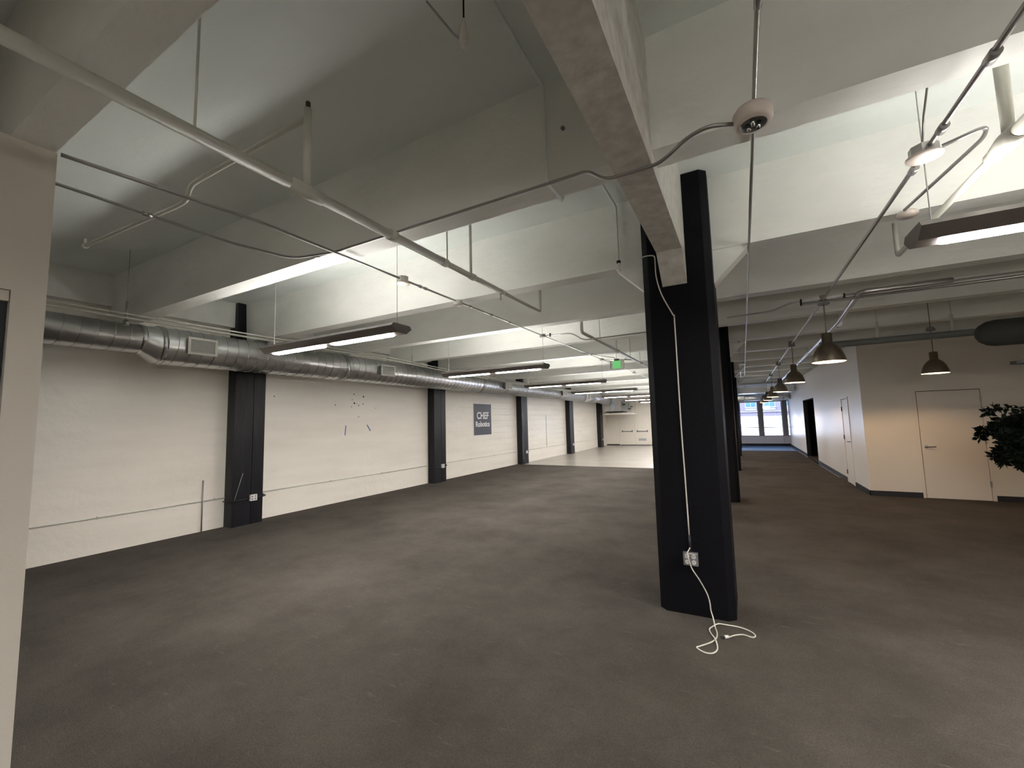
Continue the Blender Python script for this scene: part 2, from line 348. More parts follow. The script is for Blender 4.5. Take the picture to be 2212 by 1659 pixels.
# windows at the far end
WX = [(-.15, .72), (.92, 1.80), (2.0, 2.45), (-4.5, -3.22), (-3.05, -1.77), (-1.60, -.32)]
for i, (a, b) in enumerate(WX):
    wn = thing('window_%d' % (i + 1), None, None, (a, YF + .08, .52)); tag(wn, kind='structure', label=['left street window at the end of the corridor', 'middle street window at the end of the corridor', 'right street window at the end of the corridor', 'street window by the double door, behind the near column', 'middle street window behind the near column', 'street window left of the corridor, behind the near column'][i])
    W_ = b - a
    MB().box(0, .035, -.03, .03, 0, 1.84).box(W_ - .035, W_, -.03, .03, 0, 1.84).box(.035, W_ - .035, -.03, .03, 0, .04).box(.035, W_ - .035, -.03, .03, 1.80, 1.84).build('window_frame', 'sill', wn)
    MB().box(.035, W_ - .035, -.025, .025, .43, .47).build('transom', 'sill', wn)
    if i == 0: MB().box(.30, .325, -.02, .02, .04, .43).build('mullion', 'sill', wn)
    for z0, z1 in ((.04, .43), (.47, 1.80)): MB().box(.035, W_ - .035, -.004, .004, z0, z1).build('pane', 'glass', wn)
ws = MB().box(-4.5, 2.45, YF, YF + .2, 0, .52).build('wall_sill', 'sill'); tag(ws, kind='structure')
for x0, x1 in ((-.2, .2), (.215, .96), (.975, 1.78), (1.795, 2.05)):
    MB().box(x0, x1, YF - .06, YF, .13, .50).build('panel', 'sill', ws)
MB().box(-.3, 2.07, YF - .03, YF, 0, .13).build('toe_recess', 'dark', ws)  # solid strip; the gap's shade is put into its near-black colour
MB().box(-.3, 2.07, YF - .09, YF, .50, .525).build('sill_board', 'sill', ws)
for i, (a, b) in enumerate(((-.32, -.15), (.72, .92), (1.80, 2.0), (-3.22, -3.05), (-1.77, -1.60))):
    p = MB().box(a, b, YF - .12, YF + .2, .525, 2.36).build('trim_%d' % (i + 2), 'post'); tag(p, kind='structure', label='dark concrete post between the corridor windows')

# ------------------------------------------------------------------ columns
def oct_prof(cx, cy, a, b, c):
    return [(cx - a + c, cy - b), (cx + a - c, cy - b), (cx + a, cy - b + c), (cx + a, cy + b - c), (cx + a - c, cy + b), (cx - a + c, cy + b), (cx - a, cy + b - c), (cx - a, cy - b + c)]
names = ['large black column nearest the camera with the white cord', 'black column just behind the nearest one, right side',
         'third black column in the centre row', 'fourth black column in the centre row', 'last black column of the centre row, by the windows']
for i, cy in enumerate(COLY):
    t = thing('column', names[i], 'column', (-.43, cy, 0), 'black columns in the centre row')
    MB().prism(oct_prof(0, 0, .285, .29, .055), 'z', 0.008, ZS).build('shaft', 'black', t)
WCY = [4.11, 9.215, 14.35, 19.40, 24.33]
nm2 = ['black wall column nearest the camera under the duct', 'black wall column left of the dark company sign', 'black wall column right of the dark company sign',
       'fourth black wall column along the white left wall', 'farthest black wall column below the air handler']
wcols = []
for i, cy in enumerate(WCY):
    t = thing('wall_column', nm2[i], 'column', (XL, cy, 0), 'black columns against the left wall')
    MB().box(.0, .22, -.25, .045, 0.002, ZS).build('left_board', 'black2', t)
    MB().box(.0, .22, .055, .25, 0.002, ZS).build('right_board', 'black2', t)
    MB().box(.0, .205, .045, .055, 0.002, ZS).build('groove', 'dark', t)
    wcols.append(t)

# ------------------------------------------------------------------ fluorescent fixtures
def make_fixture(label, group, L_=2.1):
    t = thing('pendant_fluorescent_lamp', label, 'ceiling lamp', (0, 0, 0), group)
    b = MB().prism([(-.135, .025), (-.11, .055), (.11, .055), (.135, .025), (.065, -.03), (-.065, -.03)], 'x', 0, L_)
    b.build('housing', 'fixture', t)
    for x0, x1 in ((.11, .97), (1.13, 1.97)):
        pr = [(x0, -.035), (x0 + .03, -.048), (x1 - .03, -.048), (x1, -.035), (x1, .035), (x1 - .03, .048), (x0 + .03, .048), (x0, .035)]
        MB().prism(pr, 'z', -.038, -.0305).build('lens', 'lens', t)
        MB().box(x0, x1, -.07, .07, .050, .0562).build('uplight', 'upl', t)
    for x in (.08, 2.04):
        MB().tube([(x, 0, .04), (x, 0, .10), (x, 0, ZS - 2.5)], .003, 6).tube([(x, 0, .05), (x, 0, .085)], .007, 8).build('hanger', 'conduit', t)
    return t
fx_names = ['twin fluorescent pendant lamp nearest the camera, left of the black column', 'second twin fluorescent pendant lamp from the camera', 'third twin fluorescent pendant lamp from the camera',
            'fourth twin fluorescent pendant lamp from the camera', 'fifth twin fluorescent pendant lamp from the camera', 'sixth twin fluorescent pendant lamp from the camera', 'last twin fluorescent pendant lamp before the far wall']
FG = 'fluorescent lamps hung in a row on the left side'
fx = make_fixture(fx_names[0], FG); fx.location = (-4.9, 2.95, 2.5)
for i in range(1, 7):
    dup(fx, (-4.9, 2.95 + 3.38 * i, 2.5), fx_names[i])
dup(fx, (.86, 2.95, 2.52), 'fluorescent pendant lamp cut off by the right edge of the photo', 'fluorescent lamp on the right side')
for y, q in ((-.43, 'just'), (-3.8, 'a few steps'), (-7.2, 'far')):
    dup(fx, (.86, y, 2.5), 'fluorescent pendant lamp %s behind the viewpoint' % q, 'fluorescent lamps behind the viewpoint')

# ------------------------------------------------------------------ bell pendants
def make_bell(label, group):
    t = thing('bell_pendant_lamp', label, 'pendant lamp', (0, 0, 0), group)
    out = [(.0, .345), (.045, .345), (.052, .335), (.052, .225), (.075, .205), (.105, .175), (.135, .125), (.156, .06), (.168, .0)]
    MB().lathe(out).build('shade', 'nickel', t)
    inn = [(.164, .001), (.152, .06), (.131, .124), (.101, .172), (.06, .20), (.0, .21)]
    MB().lathe(inn).build('shade_inside', 'shade_in', t)
    MB().lathe([(.164, .001), (.168, .0), (.168, .006)]).build('rim', 'nickel', t)
    MB().lathe([(0, .058), (.014, .061), (.022, .075), (.022, .085), (.014, .10), (0, .103)], seg=16).build('bulb', 'bulb', t); MB().lathe([(.013, .10), (.018, .12), (.018, .20)], seg=16).build('socket', 'white_plastic', t)
    MB().tube([(0, 0, .34), (0, 0, .70)], .006, 8).build('stem', 'fixture', t)
    MB().lathe([(0, .69), (.055, .69), (.062, .70), (.055, .72), (.04, .75), (0, .75)], seg=20).build('canopy', 'duct2', t)
    return t
bl = make_bell('nearest brushed metal bell pendant lamp in the corridor row', 'bell pendants in a row down the corridor'); bl.location = (.93, 6.1, 2.21)
bn = ['second brushed metal bell pendant in the corridor row', 'third brushed metal bell pendant in the corridor row', 'fourth brushed metal bell pendant in the corridor row',
      'fifth bell pendant in the corridor row, near the windows', 'last bell pendant in the corridor row, at the windows']
for i in range(5): dup(bl, (.90, 9.5 + 3.4 * i, 2.205), bn[i])
bd_ = dup(bl, (2.74, 9.1, 2.205), 'bell pendant lamp in front of the plain white door', 'bell pendant by the white door')
MB().tube([(0, 0, .75), (0, 0, ZS - 2.205)], .006, 8).build('stem', 'fixture', bd_)

# ------------------------------------------------------------------ spiral duct
dt = thing('spiral_duct', 'galvanised spiral air duct along the top of the left wall', 'duct')
DX, DZ = -6.98, 2.768
def cyl_y(mb, x, z, r0, y0, y1, r1=None, seg=36): return mb.tube([(x, y0, z), (x, y1, z)], [r0, r1 or r0], seg)
mb = MB(); mb.tube([(DX, -2, 2.82), (DX, 2.45, 2.82), (DX, 2.62, DZ), (DX, 21.3, DZ)], [.19, .19, .258, .258], 40); mb.build('duct_pipe', 'metal', dt)
def helix(y0, y1, x, z, r, pitch, seg=22):
    n = int((y1 - y0) / pitch * seg); return [(x + r * math.cos(2 * PI * i / seg), y0 + pitch * i / seg, z + r * math.sin(2 * PI * i / seg)) for i in range(n + 1)]
sm = MB().tube(helix(-.5, 2.44, DX, 2.82, .19, .155), .005, 4).tube(helix(2.63, 19.8, DX, DZ, .26, .155), .005, 4).build('spiral_seam', 'metal_seam', dt); sm['kind'] = 'stuff'
for y, r, z in ((2.44, .197, 2.82), (2.64, .267, DZ), (5.62, .267, DZ), (10.6, .267, DZ), (19.9, .272, DZ)):
    MB().tube([(DX, y - .03, z), (DX, y + .03, z)], r, 40).build('collar', 'metal_seam', dt)
MB().tube([(DX, 19.93, DZ), (DX, 21.2, DZ)], .285, 36).build('sleeve', 'metal', dt)
MB().tube([(DX, 21.2, DZ), (DX, 22.1, DZ), (DX + .05, 22.6, DZ), (DX + .1, 24.0, DZ - .1)], .25, 36).build('duct_elbow', 'metal', dt)
for i, (y, L_) in enumerate(((2.88, .33), (6.42, .36), (11.75, .40), (16.7, .50), (20.2, .5))):
    g = thing('air_grille', ['white air grille on the duct nearest the camera', 'second white air grille along the duct, above the wall holes', 'third white air grille on the duct, above the dark sign',
              'fourth white air grille along the duct', 'farthest small air grille on the duct'][i], 'grille', (DX + .2, y, DZ - .10), 'white grilles on the spiral duct')
    MB().box(0, .115, 0, L_, 0, .20).build('collar_box', 'duct2', g)
    MB().box(.115, .135, -.02, .012, -.02, .22).box(.115, .135, L_ - .012, L_ + .02, -.02, .22).box(.115, .135, .012, L_ - .012, -.02, .012).box(.115, .135, .012, L_ - .012, .188, .22).build('grille_frame', 'white_plastic', g)
    lv = MB()
    for q in range(9): lv.box(.118, .126, .012, L_ - .012, .02 + q * .019, .028 + q * .019)
    lv.build('louvre', 'white_plastic', g)
    MB().box(.113, .117, .012, L_ - .012, .012, .188).build('grille_back', 'duct2', g)

# air handler at the far end of the duct
ah = thing('air_handler', 'grey air handling unit hung in the far left corner', 'air handler', (-7.1, 24.1, 1.88))
MB().box(0, 1.0, 0, 1.1, .18, .98).build('cabinet', 'metal', ah)
MB().box(.45, .62, -.012, 0, .30, .72).build('access_panel', mat('pale_blue_panel', (.45, .55, .68), .4), ah)
MB().box(1.0, 1.3, .05, .8, .2, .7).build('control_box', 'duct2', ah)
MB().box(.1, 1.1, -.02, 1.0, .12, .17).build('drain_pan', 'dark', ah)
MB().box(-.05, 1.6, -.05, 1.15, .0, .05).build('platform', 'white_plastic', ah)
MB().tube([(1.35, .2, .3), (1.5, .2, .3), (1.5, .2, .42), (1.6, .2, .42)], .03, 8).build('valve', 'dark', ah); MB().tube([(1.1, .0, .55), (1.25, 0, .55)], .04, 8).build('valve', 'dark', ah)
for x, y in ((0, .0), (1.55, 0.0), (0, 1.1), (1.55, 1.1)): MB().tube([(x, y, .0), (x, y, 1.82)], .008, 6).build('hanger_rod', 'conduit', ah)

# ------------------------------------------------------------------ pipes
def pipe(name, label, cat, parts, m, group=None):
    t = thing(name, label, cat, (0, 0, 0), group)
    for pn, pts, r in parts: MB().tube(pts, r, 12).build(pn, m, t)
    return t
# left near sprinkler pipe
t = thing('sprinkler_pipe', 'thick white sprinkler pipe crossing the upper left', 'pipe')
PX, PZ = -2.03, 2.895
MB().tube([(PX, -6, PZ), (PX, 2.62, PZ)], .030, 14).build('main_pipe', 'white_pipe', t)
MB().tube([(PX, 2.62, PZ), (PX, 3.55, PZ)], .024, 14).build('main_pipe', 'white_pipe', t)
MB().tube(fillet([(PX, 3.55, PZ), (PX, 4.45, PZ), (PX, 4.45, 3.55)], .035), .017, 12).build('end_riser', 'white_pipe', t)
for y, r in ((2.05, .038), (2.62, .034), (3.02, .031), (3.55, .027)): MB().tube([(PX, y - .03, PZ), (PX, y + .03, PZ)], r, 14).build('coupling', 'white_pipe', t)
MB().tube([(PX, 1.30, PZ), (PX, 1.40, PZ), (PX, 1.50, PZ)], [.036, .042, .036], 14).build('tee', 'white_pipe', t)
MB().tube([(PX, 1.40, PZ), (PX, 1.40, 3.38)], .021, 12).build('riser', 'white_pipe', t)
MB().tube([(PX, 1.40, 3.385), (PX, 1.40, 3.42)], .013, 10).build('riser_plug', 'brass', t)
MB().tube(fillet([(PX, 1.40, 3.33), (-3.32, 1.40, 3.33), (-3.42, 1.42, 3.25), (-3.60, 1.44, 3.27), (-5.15, 1.38, 3.30)], .07), .016, 12).build('branch_pipe', 'white_pipe', t)
MB().tube([(-5.15, 1.38, 3.30), (-5.2, 1.38, 3.30)], .024, 10).tube([(-5.18, 1.38, 3.3), (-5.18, 1.38, 3.37)], .012, 8).build('sprinkler_elbow', 'white_pipe', t)
MB().tube([(PX, 2.66, PZ), (PX, 2.66, 3.26)], .006, 8).tube([(PX, 2.66, 3.26), (PX, 2.66, ZS)], .006, 8).build('hanger', 'white_pipe', t)
MB().tube([(PX, .86, PZ), (PX, .86, ZS)], .006, 8).build('hanger', 'white_pipe', t)
MB().tube([(PX, 3.0, PZ), (PX, 3.0, 3.50)], .013, 10).tube(fillet([(PX + .06, 3.0, 3.56), (PX, 3.0, 3.50), (-2.9, 3.0, 3.5), (-4.9, 3.0, 3.47)], .04), .014, 10).tube([(PX + .06, 3.0, 3.56), (PX + .06, 3.0, 3.62)], .012, 8).build('riser', 'white_pipe', t)
MB().tube([(PX, 3.52, PZ), (PX, 3.52, PZ - .09)], .009, 8).build('drain_stub', 'white_pipe', t)
# second, farther sprinkler pipe
t = thing('sprinkler_pipe', 'farther sprinkler pipe running past the green sign', 'pipe')
X2 = -2.05
MB().tube(fillet([(X2, 5.98, ZJ + .4), (X2, 5.98, 2.92), (X2, 18, 2.92)], .05), .024, 12).build('main_pipe', 'white_pipe', t)
for y in (6.9, 8.0, 9.1, 10.1, 11.4): MB().tube([(X2, y, 2.92), (X2, y, ZS)], .007, 8).build('hanger', 'white_pipe', t)
for y in (8.05, 10.15, 13.0): MB().tube([(X2, y - .06, 2.92), (X2, y + .06, 2.92)], .036, 12).build('coupling', 'white_pipe', t)
# right sprinkler pipe
t = thing('sprinkler_pipe', 'white sprinkler pipe at the upper right near the long lamp', 'pipe')
X3, Z3 = 1.19, 2.87
MB().tube([(X3, -6, Z3), (X3, 2.95, Z3)], .034, 14).build('main_pipe', 'white_pipe', t)
MB().tube(fillet([(X3, 2.95, Z3), (X3, 4.42, Z3), (X3, 4.42, ZJ + .3)], .035), .019, 12).build('main_pipe', 'white_pipe', t)
MB().tube([(X3, 2.70, Z3), (X3, 2.80, Z3), (X3, 2.90, Z3)], [.04, .048, .036], 14).build('tee', 'white_pipe', t)
MB().tube([(X3, 2.78, Z3), (X3, 2.78, 3.42)], .026, 12).build('riser', 'white_pipe', t)
MB().tube([(X3 - .02, 2.78, 3.42), (3.4, 2.78, 3.42)], .026, 12).build('branch_pipe', 'white_pipe', t)

# conduits
def conduit(label, pts, r=.0105, group=None, m='conduit', name='electrical_conduit', fr=.06):
    t = thing(name, label, 'conduit', (0, 0, 0), group)
    MB().tube(fillet(pts, fr), r, 10).build('tube', m, t); return t
def coupl(t, p, d, r=.016, L_=.05, m='conduit'):
    p = Vector(p); d = Vector(d).normalized(); MB().tube([p - d * L_ / 2, p + d * L_ / 2], r, 10).build('coupling', m, t)
def jbox(t, c, r=.05, hgt=.05, plate=True, m='conduit'):
    c = Vector(c); prof = [(r * math.cos(a), r * math.sin(a)) for a in [2 * PI * (i + .5) / 8 for i in range(8)]]
    b = MB().prism([(c.x + p[0], c.y + p[1]) for p in prof], 'z', c.z - hgt / 2, c.z + hgt / 2).build('junction_box', m, t)
    if plate: MB().lathe([(0, 0), (r * 1.25, 0), (r * 1.25, .008), (0, .008)], (c.x, c.y, c.z - hgt / 2 - .009), 20).build('cover_plate', 'old_plastic', t)
    return b
CX, CZ = -2.86, 3.03
t = conduit('thin conduit carrying the near fluorescent lamp boxes', [(-3.06, .70, 3.062), (CX, 1.6, CZ), (CX, 23.6, CZ)])
jbox(t, (CX, 3.03, CZ - .005), .055, .06, True, 'white_pipe'); jbox(t, (CX, 3.95, CZ - .01), .05, .05, True, 'white_pipe')
for i in range(1, 6): jbox(t, (CX, 2.95 + 3.38 * i, CZ - .005), .05, .05, False)
for y in (3.28, 3.36, 4.2, 4.7, 5.2, 8.9): coupl(t, (CX, y, CZ), (0, 1, 0))
MB().tube(fillet([(CX + .0, 6.33, CZ - .01), (-2.35, 6.33, CZ - .02), (-2.15, 6.33, CZ - .16), (-.72, 6.33, CZ - .15)], .08), .011, 8).build('side_tube', 'conduit', t)
MB().tube([(-2.72, 6.33, CZ - .035), (-2.72, 6.33, CZ + .02)], .016, 8).build('coupling', 'dark', t)
MB().tube([(CX, 9.71, CZ - .01), (-2.1, 9.5, CZ - .1)], .011, 8).build('side_tube', 'conduit', t)
t = conduit('conduit sweeping from the partition to the near joist and over to the girder', [(-3.42, YB + .3, 3.05), (-3.42, 1.75, 3.05), (-3.30, 2.16, 3.045), (-2.9, 2.275, 3.055), (-1.3, 2.275, 3.055), (-.80, 2.275, 3.055), (-.70, 2.25, 3.04), (-.60, 2.25, 2.955), (-.50, 2.26, 2.955), (-.31, 2.25, 2.952), (-.23, 2.19, 2.955), (-.16, 2.115, 2.955), (-.06, 2.07, 2.955), (.065, 2.125, 2.955)], .0095, fr=.10)
coupl(t, (-3.42, 1.2, 3.05), (0, 1, 0)); coupl(t, (-3.1, 2.24, 3.05), (1, .2, 0))
# round lamp holder on the right hand conduit
t = thing('round_junction_box', 'round white lampholder box under the conduit right of the girder', 'junction box', (.128, 2.13, 2.955))
MB().lathe([(0, .05), (.068, .05), (.082, .03), (.082, -.005), (.074, -.022), (.056, -.026)], seg=36).build('box_body', 'old_plastic', t)
MB().lathe([(.056, -.026), (.052, -.012), (.045, -.010), (0, -.010)], seg=36).build('recess', 'duct2', t)
for a in (.4, 2.5, 4.6):
    MB().tube([(.026 * math.cos(a), .026 * math.sin(a), -.012), (.020 * math.cos(a), .020 * math.sin(a), -.045)], [.011, .007], 10).build('prong', 'glassbulb', t)
t = conduit('thin conduit straight down the ceiling just right of the girder', [(.14, YB + .3, 3.055), (.14, 17, 3.055)], .0095)
coupl(t, (.14, 1.6, 3.04), (0, 1, 0), .014)
t = conduit('far parallel conduit beside the corridor columns', [(.02, 9.0, 3.03), (.02, 17.5, 3.03)], .012)
jbox(t, (.06, 12.6, 3.0), .07, .05, True)
# second right conduit
CX2, CZ2 = .925, 2.955
t = conduit('conduit carrying the row of bell pendants', [(CX2, YB + .3, CZ2), (CX2, 5.95, CZ2), (.90, 9.5, 2.95), (.90, 23.4, 2.95)], .012)
for y in (2.2, 2.66, 3.05): coupl(t, (CX2, y, CZ2 - .008), (0, 1, 0), .02, .06)
jbox(t, (CX2 - .01, 2.86, CZ2 - .005), .06, .05, True)
MB().tube(fillet([(CX2 + .06, 2.86, CZ2), (1.13, 2.80, CZ2 + .02), (1.16, 2.92, CZ2 + .02), (1.10, 3.86, 3.03)], .05), .010, 8).build('side_tube', 'conduit', t)
MB().lathe([(0, -.0), (.058, .0), (.062, .02), (.05, .035), (0, .035)], (1.13, 3.92, 3.0), 24).build('cover_plate', 'old_plastic', t)
MB().tube([(CX2, 2.92, CZ2), (CX2 - .02, 2.78, 3.1), (CX2 - .05, 2.5, 3.30)], .005, 6).build('hanger_wire', 'conduit', t)
st = MB().box(.70, 1.14, 6.08, 6.11, 2.965, 2.99).build('strut', 'conduit', t)
for x in (.70, 1.12): MB().box(x, x + .018, 6.075, 6.115, 2.925, 3.0).build('clamp', 'dark', t)
MB().tube([(CX2, 6.1, 2.93), (CX2, 6.1, 3.01)], .035, 12).build('hub', 'glassbulb', t)
for y in (9.5, 12.9, 16.3, 19.7): MB().tube([(.90, y, 2.93), (.90, y, 3.0)], .05, 12).build('hub', 'duct2', t)
t = conduit('pair of conduits running right from the first bell pendant', [(-.1, 6.15, 2.90), (.42, 6.13, 2.91), (.62, 6.1, 2.985), (XR - .1, 6.1, 2.985)], .009, fr=.1)
MB().tube([(.72, 6.06, 2.93), (XR - .1, 6.06, 2.93)], .016, 10).build('tube', 'conduit', t)
# thick bright pipe over the corridor
t = thing('water_pipe', 'shiny steel pipe running down the corridor ceiling', 'pipe')
MB().tube(fillet([(2.0, 5.93, 2.955), (1.24, 5.93, 2.955), (1.30, 7.5, 2.92), (1.36, 22.5, 2.90)], .08), .028, 12).build('main_pipe', 'metal', t)
for y in (7.7, 9.3, 11.0, 12.7, 14.4): MB().tube([(1.33, y - .07, 2.91), (1.33, y + .07, 2.91)], .037, 12).build('coupling', 'metal', t)
for y in (7.5, 11.0): MB().tube([(1.31, y, 2.92), (1.31, y, ZS)], .008, 8).build('hanger', 'white_pipe', t)
t = thing('water_pipe', 'large painted pipe crossing above the white door wall', 'pipe')
MB().tube([(1.25, 8.95, 2.79), (XR - .1, 8.95, 2.79)], .055, 16).build('main_pipe', 'duct2', t)
for x in (2.05, 2.95): MB().tube([(x, 8.95, 2.79), (x, 8.95, 3.1)], .02, 8).tube([(x, 8.95, 3.1), (x, 8.95, ZS)], .005, 6).build('hanger', 'white_pipe', t)
# pipes above the duct on the left with hangers
t = thing('conduit_pair', 'pair of slim pipes above the spiral duct on the left wall', 'pipe')
for dx, dz, r in ((0, 0, .014), (.05, .035, .010)): MB().tube([(-6.12 + dx, YB + .3, 2.90 + dz), (-6.12 + dx, 6.0, 2.90 + dz), (-6.35 + dx, 8.5, 2.88 + dz), (-6.6 + dx, 12.5, 2.87 + dz), (-6.6 + dx, 22, 2.87 + dz)], r, 10).build('tube', 'white_pipe', t)
for y, x in ((2.02, -6.15), (4.45, -6.15), (6.9, -6.25), (10.4, -6.45)):
    MB().tube([(x, y, 2.86), (x, y, 3.10)], .012, 8).tube([(x, y, 3.10), (x, y, ZS)], .003, 6).tube([(x, y, 2.82), (x, y, 2.87)], .03, 12).build('hanger', 'conduit', t)
# conduit following the concrete profile left of the girder
t = thing('electrical_conduit', 'painted conduit hugging the joists just left of the girder', 'conduit')
pts = [(-.96, 1.55, 3.70), (-.96, 2.245, 3.68), (-.96, 2.26, 3.08), (-.96, 2.29, 3.05), (-.96, 2.50, 3.05), (-.96, 2.53, 3.09), (-.96, 2.56, 3.68), (-.96, 3.96, 3.68), (-.96, 3.975, 3.08), (-.96, 4.0, 3.05), (-.96, 4.22, 3.05), (-.75, 4.3, 2.96)]
MB().tube(pts, .011, 8).build('tube', 'ceil', t); coupl(t, (-.96, 3.97, 3.12), (0, 0, 1), .02, .02, 'dark')
# rods with cones
def cone_rod(x, y, z0, z1, label, s=1.0, rod='dark'):
    t = thing('ceiling_anchor', label, 'anchor', (x, y, z0))
    MB().lathe([(0, 0), (.012 * s, .005), (.02 * s, .03), (.018 * s, .05), (.009 * s, .10), (.002, .13)], seg=14).build('cone', 'white_plastic', t)
    MB().tube([(0, 0, .12), (0, 0, z1 - z0)], .0035, 6).build('rod', rod, t)
    MB().tube([(0, 0, .02), (-.06, .01, .10), (-.21, .03, .34)], .005, 6).build('wire', 'conduit', t)
cone_rod(-.86, 1.25, 3.06, ZS, 'pale cone on a wire at the top centre ceiling')
cone_rod(-.955, 2.62, 3.26, ZS, 'small pale cone where the conduit meets the slab', .9)
t = thing('stud_plug', 'small round plug on the near joist face', 'plug', (-.85, 2.285, 3.38))
b = MB().tube([(0, .02, 0), (0, -.012, 0)], .012, 12).build('plug', 'duct2', t)

# exit style green sign
t = thing('exit_sign', 'small green lit sign hanging in a clear frame', 'sign', (-2.27, 8.3, 2.60))
MB().box(.05, .20, -.012, .012, .01, .165).build('sign_panel', 'green', t)
MB().box(0, .27, .014, .018, .0, .17).build('acrylic_back', 'clear', t)
MB().box(-.004, .004, -.015, .018, 0, .17).box(.262, .27, -.015, .018, 0, .17).box(.004, .262, .0, .012, -.006, .002).build('sign_frame', 'conduit', t)
MB().box(.08, .17, -.03, .03, .17, .205).build('mount_box', 'duct2', t)
MB().tube([(-.0, 0, .165), (-.05, -.02, .185)], .012, 8).tube([(.26, 0, .165), (.32, -.02, .205)], .012, 8).build('lamp_head', 'white_plastic', t)
MB().tube([(.125, 0, .2), (.125, 0, 1.12)], .005, 6).build('rod', 'white_plastic', t)
MB().tube([(-.59, 0, .40), (.1, 0, .225)], .007, 6).build('feed_tube', 'conduit', t)

# duct and fan at the right edge
t = thing('dark_duct', 'dim round duct end under the ceiling at the right edge', 'duct', (2.50, 7.0, 2.50))
MB().tube([(0, 0, 0), (.03, 0, 0), (.09, 0, 0), (.16, 0, 0), (3.0, 0, 0)], [.05, .10, .14, .155, .155], 28).build('duct_pipe', mat('charcoal_duct_wrap', (.05, .052, .048), .8), t)
t = thing('ceiling_fan', 'dark ceiling fan with its blade tip at the right edge', 'fan', (3.42, 6.6, 2.10))
MB().lathe([(0, -.06), (.09, -.05), (.11, 0), (.09, .06), (0, .07)]).build('motor', 'fan', t)
MB().tube([(0, 0, .06), (0, 0, ZS - 2.10)], .014, 8).build('rod', 'fan', t)
for a in (PI, PI + 2 * PI / 3, PI + 4 * PI / 3):
    b = MB(); prof = [(.1, -.04), (.25, -.065), (.72, -.075), (.80, -.05), (.83, 0), (.80, .05), (.72, .075), (.25, .065), (.1, .04)]
    ca, sa = math.cos(a), math.sin(a); b.prism([(x * ca - y * sa, x * sa + y * ca) for x, y in prof], 'z', -.012, .02); b.build('blade', 'fan', t)

# far corridor ceiling duct and box duct
t = thing('round_duct', 'round metal duct crossing above the far windows', 'duct', (-.25, 24.0, 2.50))
MB().tube([(0, 0, 0), (2.3, 0, 0)], .155, 32).build('duct_pipe', 'metal', t)
for x in (.35, 1.3, 2.0): MB().tube([(x, 0, 0), (x + .03, 0, 0)], .16, 32).build('collar', 'metal_seam', t)
for x in (.5, 1.8): MB().tube([(x, 0, .15), (x, 0, .6)], .008, 6).build('hanger', 'conduit', t)
t = thing('box_duct', 'rectangular metal duct across the corridor before the windows', 'duct', (-.14, 21.4, 2.62))
MB().prism([(0, 0), (2.1, 0), (2.1, .22), (-.0, .22)], 'y', 0, 1.3).build('duct_body', 'metal', t)
MB().box(-.02, 2.12, -.02, .02, -.02, .24).build('flange', 'metal_seam', t)
MB().box(-.02, 2.12, 1.28, 1.32, -.02, .24).build('flange', 'metal_seam', t)
for x in (.3, 1.7): MB().tube([(x, .6, .22), (x, .6, .50)], .008, 6).build('hanger', 'conduit', t)

# ------------------------------------------------------------------ cords and outlet on the near column
FYC = 3.79
t = thing('power_outlet', 'grey quad outlet box with white sockets on the near black column', 'outlet', (-.448, FYC, .455))
MB().box(-.055, .055, -.035, 0, -.05, .05).build('outlet_box', 'steelplate', t)
for x in (-.025, .025):
    for z in (-.022, .022): 
        sk = MB().tube([(x, -.035, z), (x, -.040, z)], .0165, 16).build('socket', 'recept', t)
        MB().box(x - .007, x - .004, -.0415, -.04, z - .002, z + .008).box(x + .004, x + .007, -.0415, -.04, z - .002, z + .008).build('slot', 'spot', sk)
MB().box(-.04, .05, -.037, -.035, .041, .046).build('edge_plate', 'recept', t)
t = thing('cable_run', 'white cable running down the near black column to the outlet', 'cable')
pts = [(-.72, 3.775, 3.04), (-.66, 3.77, 3.045), (-.60, 3.765, 3.03), (-.592, 3.77, 2.98), (-.59, 3.775, 2.84), (-.553, 3.78, 2.67), (-.47, 3.782, 2.48), (-.463, 3.782, 2.44), (-.462, 3.782, 1.9), (-.461, 3.782, 1.55), (-.455, 3.782, 1.1), (-.450, 3.782, .64)]
MB().tube(smooth_path(pts, 4), .0055, 8).build('cable', 'cord', t)
MB().tube([(-.448, 3.775, .64), (-.448, 3.775, .51)], .010, 8).build('box_connector', 'base', t)
t = thing('extension_cord', 'thin white cord hanging from the outlet and looped on the carpet', 'cord')
Y0 = 3.735
pts = [(-.447, 3.76, .545), (-.462, 3.74, .52), (-.467, 3.735, .50), (-.455, 3.735, .44), (-.437, 3.735, .385), (-.39, 3.74, .31), (-.345, 3.745, .22), (-.325, 3.745, .15), (-.32, 3.74, .09), (-.305, 3.72, .04), (-.29, 3.64, .014), (-.272, 3.55, .0135), (-.272, 3.47, .0135), (-.30, 3.39, .0135), (-.365, 3.30, .0135), (-.385, 3.27, .0135), (-.35, 3.235, .0135), (-.31, 3.225, .0135), (-.275, 3.25, .0135), (-.257, 3.32, .0135), (-.275, 3.42, .022), (-.31, 3.52, .0135), (-.325, 3.58, .0135), (-.31, 3.63, .0135), (-.27, 3.68, .023), (-.21, 3.71, .0135), (-.12, 3.71, .0135), (-.05, 3.67, .0135), (-.025, 3.62, .0135), (-.045, 3.585, .0135), (-.10, 3.60, .0135), (-.15, 3.57, .0135), (-.195, 3.515, .0135)]
MB().tube(smooth_path(pts, 5), .0048, 8).build('cord', 'cord', t)
MB().tube([(-.195, 3.515, .018), (-.222, 3.495, .018)], [.010, .013], 10).build('connector', 'recept', t)
MB().tube([(-.222, 3.495, .018), (-.24, 3.482, .018)], [.012, .009], 10).build('plug_end', 'spot', t)

